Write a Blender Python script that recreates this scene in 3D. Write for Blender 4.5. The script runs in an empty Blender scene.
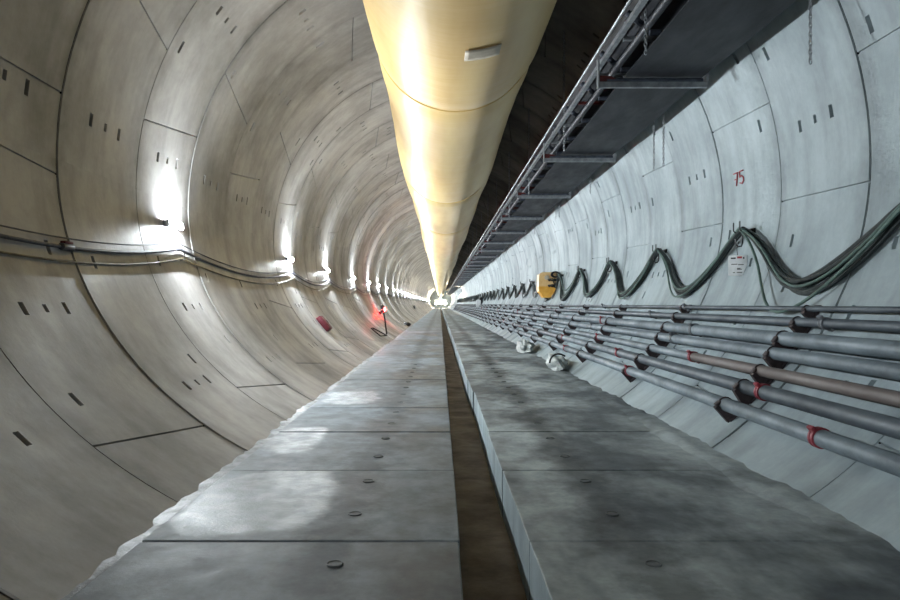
import bpy, math, random
import numpy as np
from mathutils import Vector, Matrix
from mathutils import noise as mn

random.seed(7)
rng = np.random.RandomState(11)
PI = math.pi
col = bpy.context.scene.collection
sc = bpy.context.scene

# ------------------------------------------------------------------ geometry of the place (metres)
H = 1.65                      # eye height
CX, CZ = 0.163 * H, 2.0 * H   # tunnel axis
RA = 2.81 * H                 # bore radius
BL, BR = 2.38 * H, 2.52 * H   # flattened invert, left and right
RING = 2.0
Y0 = 5.67                     # a ring joint
KMIN, KMAX = -6, 142
YEND = Y0 + RING * KMAX
YBEG = Y0 + RING * KMIN


def prof(t):
    """point of the lining for the parametric angle t (radians)"""
    c, s = math.cos(t), math.sin(t)
    b = RA if s >= 0 else (BL if c < 0 else BR)
    return CX + RA * c, CZ + b * s


def wall_x(z, side):
    """x of the lining at height z"""
    d = z - CZ
    b = RA if d >= 0 else (BL if side < 0 else BR)
    return CX + side * RA * math.sqrt(max(0.0, 1 - (d / b) ** 2))


def wall_t(z, side):
    d = z - CZ
    b = RA if d >= 0 else (BL if side < 0 else BR)
    t = math.asin(max(-1, min(1, d / b)))
    return t if side > 0 else PI - t


def inward(t):
    c, s = math.cos(t), math.sin(t)
    b = RA if s >= 0 else (BL if c < 0 else BR)
    n = Vector((-c / RA, 0, -s / b))
    return n.normalized()


# ------------------------------------------------------------------ mesh helpers
class MB:
    def __init__(s):
        s.v, s.f = [], []

    def add(s, vs, fs):
        o = len(s.v)
        s.v.extend([tuple(p) for p in vs])
        s.f.extend([tuple(i + o for i in f) for f in fs])

    def box(s, c, size, rot=None, bev=0.0):
        hx, hy, hz = size[0] / 2, size[1] / 2, size[2] / 2
        c = Vector(c)
        M = rot if rot is not None else Matrix.Identity(3)
        if bev <= 0:
            pts = [(x, y, z) for x in (-hx, hx) for y in (-hy, hy) for z in (-hz, hz)]
            fs = [(0, 1, 3, 2), (4, 6, 7, 5), (0, 4, 5, 1), (2, 3, 7, 6), (0, 2, 6, 4), (1, 5, 7, 3)]
            s.add([c + M @ Vector(p) for p in pts], fs)
            return
        import bmesh
        bm = bmesh.new()
        bmesh.ops.create_cube(bm, size=1)
        for v in bm.verts:
            v.co = Vector((v.co.x * size[0], v.co.y * size[1], v.co.z * size[2]))
        bmesh.ops.bevel(bm, geom=bm.edges[:], offset=bev, segments=2, affect='EDGES', profile=0.5)
        bm.verts.ensure_lookup_table()
        s.add([c + M @ v.co for v in bm.verts], [[v.index for v in f.verts] for f in bm.faces])
        bm.free()

    def tube(s, pts, r, n=8, caps=True, closed=False):
        pts = [Vector(p) for p in pts]
        m = len(pts)
        rs = r if isinstance(r, (list, tuple)) else [r] * m
        up = None
        rings = []
        for i in range(m):
            if closed:
                d = pts[(i + 1) % m] - pts[i - 1]
            else:
                d = pts[min(i + 1, m - 1)] - pts[max(i - 1, 0)]
            d.normalize()
            if up is None:
                a = Vector((0, 0, 1)) if abs(d.z) < 0.9 else Vector((1, 0, 0))
                up = (a - d * a.dot(d)).normalized()
            else:
                up = up - d * up.dot(d)
                if up.length < 1e-6:
                    up = d.orthogonal()
                up.normalize()
            sd = d.cross(up)
            rings.append([pts[i] + (up * math.cos(2 * PI * k / n) + sd * math.sin(2 * PI * k / n)) * rs[i] for k in range(n)])
        vs = [p for rr in rings for p in rr]
        fs = []
        mm = m if closed else m - 1
        for i in range(mm):
            j = (i + 1) % m
            for k in range(n):
                fs.append((i * n + k, i * n + (k + 1) % n, j * n + (k + 1) % n, j * n + k))
        if caps and not closed:
            fs.append(tuple(range(n - 1, -1, -1)))
            fs.append(tuple((m - 1) * n + k for k in range(n)))
        s.add(vs, fs)

    def cyl(s, a, b, r, n=16, r2=None):
        s.tube([a, b], [r, r if r2 is None else r2], n)

    def lathe(s, c, axis, prof_, n=20):
        """prof_: list of (distance along axis, radius)"""
        axis = Vector(axis).normalized()
        c = Vector(c)
        s.tube([c + axis * d for d, _ in prof_], [max(r, 1e-4) for _, r in prof_], n)

    def sphere(s, c, r, n=14, m=9, sq=(1, 1, 1)):
        vs, fs = [], []
        for i in range(m + 1):
            th = PI * i / m
            for k in range(n):
                ph = 2 * PI * k / n
                vs.append(Vector(c) + Vector((sq[0] * r * math.sin(th) * math.cos(ph), sq[1] * r * math.sin(th) * math.sin(ph), sq[2] * r * math.cos(th))))
        for i in range(m):
            for k in range(n):
                fs.append((i * n + k, (i + 1) * n + k, (i + 1) * n + (k + 1) % n, i * n + (k + 1) % n))
        s.add(vs, fs)

    def prism(s, outline, y0, y1):
        """outline: list of (x, z), counter-clockwise seen from -y"""
        n = len(outline)
        vs = [(x, y0, z) for x, z in outline] + [(x, y1, z) for x, z in outline]
        fs = [tuple(range(n)), tuple(range(2 * n - 1, n - 1, -1))]
        for i in range(n):
            j = (i + 1) % n
            fs.append((i, i + n, j + n, j))
        s.add(vs, fs)

    def build(s, name, mat, parent=None, smooth=True, angle=35, origin=None):
        me = bpy.data.meshes.new(name)
        o3 = Vector(origin) if origin is not None else Vector((0, 0, 0))
        me.from_pydata([Vector(p) - o3 for p in s.v], [], s.f)
        me.validate()
        me.update()
        if smooth:
            me.polygons.foreach_set('use_smooth', [True] * len(me.polygons))
            me.set_sharp_from_angle(angle=math.radians(angle))
        me.materials.append(mat)
        o = bpy.data.objects.new(name, me)
        col.objects.link(o)
        o.location = o3
        if parent is not None:
            o.parent = parent
            o.location = o3
        return o


def tag(o, label=None, cat=None, group=None, kind=None):
    if label: o['label'] = label
    if cat: o['category'] = cat
    if group: o['group'] = group
    if kind: o['kind'] = kind
    return o


def empty(name, loc, label, cat, group=None):
    o = bpy.data.objects.new(name, None)
    o.empty_display_size = 0.1
    col.objects.link(o)
    o.location = loc
    return tag(o, label, cat, group)


def copy_tree(o, parent=None):
    c = o.copy()
    col.objects.link(c)
    if parent is not None:
        c.parent = parent
    for ch in [x for x in sc.objects if x.parent == o]:
        copy_tree(ch, c)
    return c


# ------------------------------------------------------------------ materials
def srgb(r, g, b):
    return tuple(((x / 255) / 12.92 if x / 255 <= .04045 else ((x / 255 + .055) / 1.055) ** 2.4) for x in (r, g, b)) + (1,)


class NT:
    def __init__(s, name):
        s.m = bpy.data.materials.new(name)
        s.m.use_nodes = True
        s.t = s.m.node_tree
        s.t.nodes.clear()
        s.out = s.t.nodes.new('ShaderNodeOutputMaterial')
        s.b = s.t.nodes.new('ShaderNodeBsdfPrincipled')
        s.t.links.new(s.b.outputs[0], s.out.inputs[0])

    def n(s, typ, **kw):
        nd = s.t.nodes.new(typ)
        for k, v in kw.items():
            setattr(nd, k, v)
        return nd

    def l(s, a, b):
        s.t.links.new(a, b)

    def math(s, op, a, b=None, clamp=False):
        nd = s.n('ShaderNodeMath', operation=op)
        nd.use_clamp = clamp
        for i, x in enumerate((a, b)):
            if x is None: continue
            if isinstance(x, (int, float)): nd.inputs[i].default_value = x
            else: s.l(x, nd.inputs[i])
        return nd.outputs[0]

    def noise(s, vec, scale, detail=4, rough=.6):
        nd = s.n('ShaderNodeTexNoise')
        nd.inputs['Scale'].default_value = scale
        nd.inputs['Detail'].default_value = detail
        nd.inputs['Roughness'].default_value = rough
        if vec is not None: s.l(vec, nd.inputs['Vector'])
        return nd.outputs['Fac']

    def ramp(s, fac, stops):
        nd = s.n('ShaderNodeValToRGB')
        e = nd.color_ramp.elements
        while len(e) < len(stops): e.new(0.5)
        for i, (p, c) in enumerate(stops):
            e[i].position = p
            e[i].color = c if not isinstance(c, (int, float)) else (c, c, c, 1)
        s.l(fac, nd.inputs[0])
        return nd.outputs[0]

    def mix(s, typ, fac, a, b):
        nd = s.n('ShaderNodeMix', data_type='RGBA', blend_type=typ)
        for idx, x in ((0, fac), (6, a), (7, b)):
            if isinstance(x, (int, float)): nd.inputs[idx].default_value = x
            elif isinstance(x, tuple): nd.inputs[idx].default_value = x
            else: s.l(x, nd.inputs[idx])
        return nd.outputs[2]

    def bump(s, h, strength, dist=.02):
        nd = s.n('ShaderNodeBump')
        nd.inputs['Strength'].default_value = strength
        nd.inputs['Distance'].default_value = dist
        s.l(h, nd.inputs['Height'])
        s.l(nd.outputs[0], s.b.inputs['Normal'])


def geo_pos(M):
    return M.n('ShaderNodeNewGeometry').outputs['Position']


def lining_material(name, base, stain, rough):
    M = NT(name)
    P = geo_pos(M)
    sp = M.n('ShaderNodeSeparateXYZ')
    M.l(P, sp.inputs[0])
    ang = M.math('ARCTAN2', M.math('SUBTRACT', sp.outputs[2], CZ), M.math('SUBTRACT', sp.outputs[0], CX))
    # streaks that run round the ring
    cv = M.n('ShaderNodeCombineXYZ')
    M.l(M.math('MULTIPLY', sp.outputs[1], 2.6), cv.inputs[0])
    M.l(M.math('MULTIPLY', ang, 2.2), cv.inputs[1])
    streak = M.noise(cv.outputs[0], 1.0, 5, .6)
    blot = M.noise(P, .55, 6, .62)
    fine = M.noise(P, 9, 5, .7)
    # each ring was cast on its own day
    rk = M.math('FLOOR', M.math('DIVIDE', M.math('SUBTRACT', sp.outputs[1], Y0), RING))
    wn = M.n('ShaderNodeTexWhiteNoise', noise_dimensions='2D')
    cw = M.n('ShaderNodeCombineXYZ')
    M.l(rk, cw.inputs[0])
    cw.inputs[1].default_value = 3.0
    M.l(cw.outputs[0], wn.inputs['Vector'])
    c = M.mix('MIX', M.ramp(blot, [(.38, 0), (.62, 1)]), base, stain)
    c = M.mix('MULTIPLY', .75, c, M.ramp(streak, [(.25, .58), (.55, 1.0), (.8, 1.1)]))
    c = M.mix('MULTIPLY', 1.0, c, M.ramp(wn.outputs['Value'], [(0, .88), (1, 1.06)]))
    c = M.mix('MULTIPLY', .5, c, M.ramp(fine, [(.3, .86), (.6, 1.04)]))
    # dark dirty bands that follow the edges of the rings
    yf = M.math('FRACT', M.math('DIVIDE', M.math('SUBTRACT', sp.outputs[1], Y0), RING))
    ed = M.math('ABSOLUTE', M.math('SUBTRACT', yf, .5))
    wob = M.math('ADD', ed, M.math('MULTIPLY', M.math('SUBTRACT', M.noise(P, 2.2, 4), .5), .16))
    c = M.mix('MULTIPLY', 1.0, c, M.ramp(wob, [(.38, 1.0), (.5, .74)]))
    M.l(c, M.b.inputs['Base Color'])
    M.l(M.ramp(blot, [(.3, rough - .12), (.7, rough + .15)]), M.b.inputs['Roughness'])
    M.bump(M.math('ADD', M.math('MULTIPLY', blot, 1.5), M.math('MULTIPLY', fine, .25)), .35, .03)
    return M.m


def simple(name, c1, c2=None, rough=.5, metal=0.0, scale=6, bump=.0, spec=None, stretch=None):
    M = NT(name)
    P = geo_pos(M)
    v = P
    if stretch:
        mp = M.n('ShaderNodeMapping')
        mp.inputs['Scale'].default_value = stretch
        M.l(P, mp.inputs['Vector'])
        v = mp.outputs[0]
    nz = M.noise(v, scale, 5, .65)
    if c2 is None: c2 = tuple(x * .7 for x in c1[:3]) + (1,)
    M.l(M.mix('MIX', M.ramp(nz, [(.35, 0), (.68, 1)]), c1, c2), M.b.inputs['Base Color'])
    M.l(M.ramp(nz, [(.3, max(.03, rough - .1)), (.7, min(1, rough + .12))]), M.b.inputs['Roughness'])
    M.b.inputs['Metallic'].default_value = metal
    if bump: M.bump(nz, bump, .02)
    return M.m


def emissive(name, c, strength):
    M = NT(name)
    M.b.inputs['Base Color'].default_value = c
    M.b.inputs['Emission Color'].default_value = c
    M.b.inputs['Emission Strength'].default_value = strength
    return M.m


def slab_material(name, dry, wet, dark, gloss_at, wet_lo, wets=()):
    M = NT(name)
    P = geo_pos(M)
    mp = M.n('ShaderNodeMapping')
    mp.inputs['Scale'].default_value = (1.0, .55, 1)
    M.l(P, mp.inputs['Vector'])
    big = M.noise(mp.outputs[0], .8, 5, .62)
    mid = M.noise(P, 3.0, 6, .65)
    fine = M.noise(P, 22, 4, .7)
    sp = M.n('ShaderNodeSeparateXYZ')
    M.l(P, sp.inputs[0])
    wn = M.n('ShaderNodeTexWhiteNoise', noise_dimensions='1D')
    M.l(M.math('FLOOR', M.math('DIVIDE', M.math('SUBTRACT', sp.outputs[1], .68), 2.0)), wn.inputs['W'])
    c = M.mix('MIX', M.ramp(big, [(.40, 0), (.58, 1)]), dry, wet)
    c = M.mix('MULTIPLY', .8, c, M.ramp(mid, [(.3, .55), (.6, 1.08)]))
    c = M.mix('MULTIPLY', .5, c, M.ramp(fine, [(.3, .8), (.65, 1.05)]))
    c = M.mix('MULTIPLY', 1, c, M.ramp(wn.outputs['Value'], [(0, .86), (1, 1.08)]))
    # tyre-track grime along the lane
    cx_ = M.math('ABSOLUTE', M.math('SUBTRACT', M.math('ABSOLUTE', M.math('SUBTRACT', sp.outputs[0], .3)), 1.05))
    tr_ = M.math('ADD', cx_, M.math('MULTIPLY', M.math('SUBTRACT', mid, .5), .5))
    c = M.mix('MULTIPLY', 1, c, M.ramp(tr_, [(.06, .55), (.30, 1.0)]))
    M.l(c, M.b.inputs['Base Color'])
    wetm = M.math('ADD', M.math('MULTIPLY', big, .75), M.math('MULTIPLY', mid, .25))
    rgh = M.ramp(wetm, [(gloss_at - .12, .74), (gloss_at + .18, wet_lo + .08)])
    hgt = M.math('ADD', M.math('MULTIPLY', mid, .6), M.math('MULTIPLY', fine, .5))
    if wets:
        # standing water on the rough slab: smooth where it lies, finely rippled
        for wx, wy, rx, ry in wets:
            ex = M.math('POWER', M.math('ABSOLUTE', M.math('DIVIDE', M.math('SUBTRACT', sp.outputs[0], wx), rx)), 3.0)
            ey = M.math('POWER', M.math('ABSOLUTE', M.math('DIVIDE', M.math('SUBTRACT', sp.outputs[1], wy), ry)), 3.0)
            d = M.math('ADD', M.math('ADD', ex, ey), M.math('MULTIPLY', M.math('SUBTRACT', M.noise(P, 2.4, 4), .5), 2.2))
            mk = M.ramp(d, [(.55, 1), (1.0, 0)])
            rgh = M.mix('MIX', mk, rgh, M.ramp(M.noise(P, 5, 3), [(.35, .28), (.65, .46)]))
            mpw = M.n('ShaderNodeMapping'); mpw.inputs['Scale'].default_value = (1, 2.6, 1); M.l(P, mpw.inputs['Vector'])
            rip = M.noise(mpw.outputs[0], 30, 3, .6)
            hgt = M.math('ADD', hgt, M.math('MULTIPLY', M.math('MULTIPLY', rip, 1.1), mk))
    M.l(rgh, M.b.inputs['Roughness'])
    M.bump(hgt, .35, .012)
    return M.m


M_left = lining_material('concrete_warm', srgb(158, 156, 155), srgb(128, 125, 122), .5)
M_right = lining_material('concrete_cool', srgb(160, 173, 177), srgb(141, 153, 157), .58)
M_ceil_shade = lining_material('concrete_crown_shade', srgb(118, 108, 97), srgb(88, 78, 68), .7)  # darker brown than the walls: shade around the conveyor put into the colour
M_slabL = slab_material('slab_wet', srgb(122, 131, 138), srgb(72, 79, 85), None, .50, .30,
                        [(-1.5, 5.75, .62, 1.0), (-1.55, 11.9, .5, .9), (-1.75, 8.2, .35, .8)])
M_slabR = slab_material('slab_dirty', srgb(158, 167, 169), srgb(82, 88, 92), None, .52, .3)
M_mud = simple('channel_mud', srgb(84, 70, 58), srgb(52, 42, 35), .6, scale=2.5, bump=.6)
M_grout = simple('wet_grout', srgb(104, 107, 109), srgb(54, 56, 58), .45, scale=5, bump=.8)
M_fill = simple('dark_fill', srgb(94, 98, 100), srgb(64, 67, 69), .55, scale=4, bump=.8)
M_pipe = simple('pipe_steel', srgb(116, 128, 136), srgb(74, 84, 91), .56, .08, scale=2.2, stretch=(1, .6, 1))
M_pipeD = simple('pipe_dark', srgb(86, 96, 104), srgb(46, 53, 60), .54, .08, scale=1.6, stretch=(1, .6, 1))
M_pipeB = simple('pipe_rusty', srgb(106, 99, 97), srgb(88, 77, 73), .6, .1, scale=1.8, stretch=(1, .6, 1))
M_black = simple('black_steel', srgb(36, 36, 38), srgb(22, 22, 24), .5, .3)
M_darkrust = simple('dark_rust_steel', srgb(70, 60, 62), srgb(42, 36, 38), .65, .2)
M_redc = simple('red_coupling', srgb(148, 52, 64), srgb(108, 40, 50), .55)
M_greyc = simple('grey_coupling', srgb(120, 124, 130), srgb(84, 88, 92), .5, .2)
M_galv = simple('galvanised', srgb(165, 168, 172), srgb(124, 128, 132), .4, .5, scale=8)
M_belt = simple('rubber_belt', srgb(33, 35, 42), srgb(24, 26, 32), .6, scale=3, stretch=(1, .3, 1))
M_redd = simple('dark_red_paint', srgb(104, 32, 28), srgb(62, 20, 20), .5)
M_roller = simple('roller_steel', srgb(96, 102, 116), srgb(62, 66, 76), .4, .4)
M_rollD = simple('dark_roller', srgb(46, 48, 56), srgb(30, 32, 38), .5, .2)
M_cable = simple('cable_green_black', srgb(38, 48, 47), srgb(20, 26, 27), .5, scale=5)
M_cableG = simple('cable_green', srgb(88, 112, 104), srgb(62, 82, 76), .48, scale=4)
M_cableL = simple('cable_slate', srgb(58, 60, 72), srgb(40, 42, 52), .5)
M_cableY = simple('cable_olive', srgb(96, 88, 64), srgb(70, 64, 50), .5)
M_white = simple('white_plastic', srgb(225, 228, 230), srgb(200, 204, 206), .45)
M_red = simple('red_paint', srgb(96, 14, 32), srgb(72, 12, 24), .6)
M_yellow = simple('yellow_paint', srgb(230, 198, 146), srgb(214, 172, 112), .4, scale=4)
M_orange = simple('orange_paint', srgb(234, 180, 78), srgb(214, 152, 56), .4, scale=4)
M_ink = simple('black_ink', srgb(40, 42, 46), None, .6)
M_redink = simple('red_ink', srgb(168, 60, 66), None, .6)
M_sheet = simple('white_sheeting', srgb(176, 182, 180), srgb(140, 147, 146), .5, scale=5, bump=.3)
M_patch = simple('grey_patch', srgb(190, 178, 160), srgb(172, 160, 140), .5)
M_hole = simple('socket_dark', srgb(88, 92, 94), srgb(60, 62, 64), .6)

M_lamp = emissive('lamp_glow', (.88, .96, 1.0, 1), 2900)
M_warm = emissive('work_light_glow', (1.0, .86, .62, 1), 420)
M_beacon = emissive('beacon_glow', (1.0, .01, .01, 1), 260)
M_beacon_w = emissive('beacon_core', (1.0, .35, .3, 1), 900)

# duct cloth
M = NT('duct_cloth')
P = geo_pos(M)
mp = M.n('ShaderNodeMapping'); mp.inputs['Scale'].default_value = (.5, 2.2, .5); M.l(P, mp.inputs['Vector'])
mp2 = M.n('ShaderNodeMapping'); mp2.inputs['Scale'].default_value = (1.6, .25, 1.6); M.l(P, mp2.inputs['Vector'])
wr = M.noise(mp.outputs[0], 1.3, 3, .55); ln = M.noise(mp2.outputs[0], 1.2, 3, .5)
M.l(M.mix('MIX', M.ramp(ln, [(.3, 0), (.7, 1)]), srgb(226, 196, 132), srgb(206, 168, 102)), M.b.inputs['Base Color'])
M.b.inputs['Roughness'].default_value = .42
M.b.inputs['Sheen Weight'].default_value = .1
M.bump(M.math('ADD', wr, M.math('MULTIPLY', ln, .6)), .3, .05)
M_duct = M.m


# ------------------------------------------------------------------ tunnel lining
def ring_table(k):
    """segment joints [(deg, skew deg)] and pocket positions of ring k"""
    odd = (k % 2 == 0)
    r = random.Random(100 + k)
    if k == 0:
        joints = [(228.5, 4), (181, 3), (170.5, 0), (118, 4), (62, -4), (15, 0), (-32, -3)]
    elif odd:
        joints = [(228.5, 4), (166, -3), (118, 4), (64, -4), (16, 1), (-34, -3)]
    else:
        joints = [(205, 3) if k > 3 else (262, 2), (152, 5), (98, -3), (46, 4), (-3, 1), (-44, 3)]
        if k > 3: joints.append((262, 2))
    if k > 6:
        joints = [(a + r.uniform(-4, 4), s) for a, s in joints]
    if odd:
        trip = [158 - 30 * n for n in range(-3, 9)] + [-12, -38]
        trip[0:3] = [234 + 12, 205.5, 188]
        trip = [205.5, 172.2, 142, 112, 82, 52, 33, -14, -36, 252]
    else:
        trip = [222.7, 172.2, 127, 97, 67, 38, 9.2, -20, 255]
    if k > 6:
        trip = [a + r.uniform(-5, 5) for a in trip]
    single = [(r.choice((.3, .42, 1.55, 1.68)), a + r.uniform(-5, 5)) for a in (240, 218, 196, 172, 150, 131, 110, 90, 70, 48, 24, 13, -8, -25)]
    return joints, trip, single


def lining(name, mat, t0, t1, detail):
    V, F = [], []
    off = 0
    for k in range(KMIN, KMAX):
        y0 = Y0 + RING * k
        rr = random.Random(k)
        dr = rr.uniform(-.005, .005)
        tilt = rr.uniform(-.006, .006)
        full = 0 <= k + 1 <= detail
        joints, trip, single = ring_table(k)
        g = .008
        if full:
            ys = set([0, g * .6, g, .3, .65, 1.0, 1.35, 1.7, RING - g, RING - g * .6, RING])
            ts = set(np.arange(t0, t1 + 1e-6, 2.5).tolist() + [t1])
        else:
            ys = set([0, g, 1.0, RING - g, RING])
            ts = set(np.arange(t0, t1 + 1e-6, 4).tolist() + [t1])
        pk = []
        if full:
            for a in trip:
                if not t0 + 1.5 < a < t1 - 1.5: continue
                for q, (yy, w, h, d) in enumerate(((.66, .04, 1.0, .09), (1.02, .032, .65, .1), (1.38, .04, 1.0, .09))):
                    pk.append((a, yy, h, w, d))
            for yy, a in single:
                if not t0 + 1.5 < a < t1 - 1.5 or any(abs(a - q[0]) < 5 for q in pk): continue
                pk.append((a, yy, 1.2, .036, .085))
            for a, yy, h, w, d in pk:
                ts.update((a - h, a - h * .8, a + h * .8, a + h))
                ys.update((yy - w, yy - w * .72, yy + w * .72, yy + w))
        jj = [(a, s) for a, s in joints if t0 + .6 < a < t1 - .6]
        gw = .16 if full else .2
        if k < 45:
            for a, s in jj:
                ts.update((a - gw, a - gw * .6, a + gw * .6, a + gw))
        ts = np.array(sorted(ts)); ys = np.array(sorted(ys))
        ts = ts[np.concatenate(([True], np.diff(ts) > 1e-4))]
        ys = ys[np.concatenate(([True], np.diff(ys) > 1e-5))]
        T, Yl = np.meshgrid(ts, ys, indexing='ij')
        D = np.full(T.shape, dr) + tilt * (Yl - 1)
        e = np.minimum(Yl, RING - Yl)
        D = D + np.where(e < g * .7, .014, 0.0)
        if k < 45:
            for a, s in jj:
                D = np.where(np.abs(T - a) <= gw * .62, .03, D)
        for a, yy, h, w, d in pk:
            ins = (np.abs(T - a) <= h * .81) & (np.abs(Yl - yy) <= w * .73)
            D = np.where(ins, d, D)
        sk = np.zeros_like(T)
        for a, s in joints:
            sk += s * np.exp(-((T - a) / 7.0) ** 2) * (Yl - 1) / 2
        edge = np.clip(np.minimum(T - t0, t1 - T) / 4, 0, 1)
        TT = np.radians(T + sk * edge)
        c, s_ = np.cos(TT), np.sin(TT)
        b = np.where(s_ >= 0, RA, np.where(c < 0, BL, BR))
        X = CX + (RA + D) * c
        Z = CZ + (b + D) * s_
        Y = y0 + Yl
        V.append(np.stack([X, Y, Z], -1).reshape(-1, 3))
        n, m = T.shape
        idx = np.arange(n * m).reshape(n, m) + off
        q = np.stack([idx[:-1, :-1], idx[:-1, 1:], idx[1:, 1:], idx[1:, :-1]], -1).reshape(-1, 4)
        F.append(q)
        off += n * m
    V = np.concatenate(V); F = np.concatenate(F)
    me = bpy.data.meshes.new(name)
    me.vertices.add(len(V)); me.vertices.foreach_set('co', V.astype(np.float32).ravel())
    me.loops.add(F.size); me.loops.foreach_set('vertex_index', F.astype(np.int32).ravel())
    me.polygons.add(len(F))
    me.polygons.foreach_set('loop_start', np.arange(0, F.size, 4, dtype=np.int32))
    me.polygons.foreach_set('loop_total', np.full(len(F), 4, dtype=np.int32))
    me.update(calc_edges=True)
    me.polygons.foreach_set('use_smooth', [True] * len(F))
    me.set_sharp_from_angle(angle=math.radians(28))
    me.materials.append(mat)
    o = bpy.data.objects.new(name, me)
    col.objects.link(o)
    return tag(o, kind='structure')


wall_left = lining('wall_left', M_left, 112, 272, 18)
lining('ceiling', M_ceil_shade, 38, 112, 8)  # reaches down the right so the painted shade covers the upper lining
wall_right = lining('wall_right', M_right, -88, 38, 18)

# end of the drive
mb = MB()
N = 64
mb.add([(prof(2 * PI * i / N)[0], YEND - .3, prof(2 * PI * i / N)[1]) for i in range(N)] + [(prof(2 * PI * i / N)[0], YEND, prof(2 * PI * i / N)[1]) for i in range(N)],
       [tuple(range(N)), tuple(range(2 * N - 1, N - 1, -1))] + [(i, i + N, (i + 1) % N + N, (i + 1) % N) for i in range(N)])
tag(mb.build('wall_end', M_right), kind='structure')
mb = MB()
mb.add([(prof(2 * PI * i / N)[0], YBEG, prof(2 * PI * i / N)[1]) for i in range(N)] + [(prof(2 * PI * i / N)[0], YBEG + .3, prof(2 * PI * i / N)[1]) for i in range(N)],
       [tuple(range(N)), tuple(range(2 * N - 1, N - 1, -1))] + [(i, i + N, (i + 1) % N + N, (i + 1) % N) for i in range(N)])
tag(mb.build('wall_back', M_left), kind='structure')

# ------------------------------------------------------------------ floor
XL0, XL1, XR0, XR1 = -1.262 * H, .081 * H, .375 * H, 2.95
JOINT0 = 4.69


def slabs(name, x0, x1, mat, jitter, sockets_x, rs):
    r = random.Random(rs)
    mb = MB()
    k = -5
    while True:
        ya = JOINT0 + 2.0 * k
        if ya > YEND - 3: break
        dx = r.uniform(-jitter, jitter)
        a, b = (x0, x1 + dx * .4) if rs == 1 else (x0 + dx, x1)
        dz = r.uniform(-.004, .004)
        g = .011
        mb.box(((a + b) / 2, ya + 1.0, -.26 + dz), (b - a, 2.0 - 2 * g, .52), bev=.008)
        k += 1
    fl = mb.build(name, mat, smooth=False)
    fl.data.materials.append(M_right)          # clean cast sides, never driven on
    for p in fl.data.polygons:
        if abs(p.normal.x) > .9: p.material_index = 1
    tag(fl, kind='structure')
    for k in range(-1, 7):
        for q in (.6, 1.58):
            yy = JOINT0 + 2 * k + q
            if yy < 2.5: continue
            s = MB()
            n = 20
            # cast-in lifting socket: thin steel rim round a dark cup
            s.tube([(sockets_x + .048 * math.cos(2 * PI * i / n), yy + .048 * math.sin(2 * PI * i / n), .001) for i in range(n)], .006, 6, closed=True)
            s.lathe((sockets_x, yy, -.02), (0, 0, 1), [(0, .042), (.0225, .042), (.0225, .02)], 16)
            so = s.build('lifting_socket', M_hole, fl)
            so['label'] = 'dark round lifting socket'
    return fl


slabs('floor', XL0, XL1, M_slabL, .012, -.405 * H, 1)
slabs('floor', XR0, XR1, M_slabR, .022, .82 * H, 2)


def strip(name, xs, z_of, mat, dy=.12, yend=60):
    ys = list(np.arange(YBEG + .4, yend, dy)) + list(np.arange(yend, YEND, 2.0))
    n = len(xs)
    vs, fs = [], []
    for y in ys:
        for i, x in enumerate(xs):
            vs.append((x, y, z_of(i, x, y)))
    for j in range(len(ys) - 1):
        for i in range(n - 1):
            fs.append((j * n + i, j * n + i + 1, (j + 1) * n + i + 1, (j + 1) * n + i))
    mb = MB(); mb.add(vs, fs)
    return tag(mb.build(name, mat), kind='structure')


def nz(x, y, s=1.0):
    return mn.noise(Vector((x * s, y * s, 3.7)))


strip('channel_floor', list(np.linspace(XL1 - .1, XR0 + .1, 8)), lambda i, x, y: -.465 + .03 * nz(x, y, 2.5), M_mud, .2, 40)
strip('trim_1', list(np.linspace(-2.75, XL0 - .004, 9)),
      lambda i, x, y: -.02 + .016 * nz(x, y, 3.0) + .02 * nz(x, y, 8) + (.05 * max(0, (-2.2 - x)) if x < -2.2 else 0), M_grout)
strip('trim_2', list(np.linspace(2.55, 3.6, 14)),
      lambda i, x, y: (-.03 + .045 * (i / 4) if i < 4 else .02) + (.03 * nz(x, y, 1.3) + .022 * nz(x, y, 5)) * min(1, i / 4) - max(0, x - 2.95) * .05, M_slabR)

# ------------------------------------------------------------------ painted ring number on the right wall
def on_wall(u, y, side, lift=.0):
    z = H * (1 + u)
    t = wall_t(z, side)
    x, z2 = prof(t)
    n = inward(t)
    return Vector((x, y, z2)) + n * lift, t


def stroke_digits(digs, u_c, y_c, h, w, gap, side, th=.017):
    """strokes in (s, v): s runs left to right for someone facing the wall"""
    shapes = {'7': [[(0, 1), (1, 1), (.45, 0)], [(.2, .5), (.8, .5)]],
              '5': [[(.95, 1), (.1, 1), (.05, .56), (.5, .64), (.95, .45), (.95, .18), (.5, 0), (.02, .1)]]}
    mb = MB()
    tot = len(digs) * w + (len(digs) - 1) * gap
    for i, d in enumerate(digs):
        for pl in shapes[d]:
            pts = []
            for s, v in pl:
                ss = -tot / 2 + i * (w + gap) + s * w
                y = y_c - ss if side > 0 else y_c + ss
                p, _ = on_wall(u_c + (v - .5) * h / H, y, side, .012)
                pts.append(p)
            for a, b in zip(pts[:-1], pts[1:]):
                d_ = (b - a)
                t = wall_t((a.z + b.z) / 2, side)
                n = inward(t)
                sd = d_.normalized().cross(n).normalized()
                e = d_.normalized() * th * .4
                q = [a - e + sd * th / 2, b + e + sd * th / 2, b + e - sd * th / 2, a - e - sd * th / 2]
                mb.add([p - n * .03 for p in q] + q, [(0, 1, 2, 3), (4, 7, 6, 5), (0, 4, 5, 1), (1, 5, 6, 2), (2, 6, 7, 3), (3, 7, 4, 0)])
    return mb


num = stroke_digits('75', 1.245, 11.0, .2, .14, .06, 1).build('painted_number', M_redink, wall_right, smooth=False)
num['label'] = 'red painted number 75'

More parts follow.
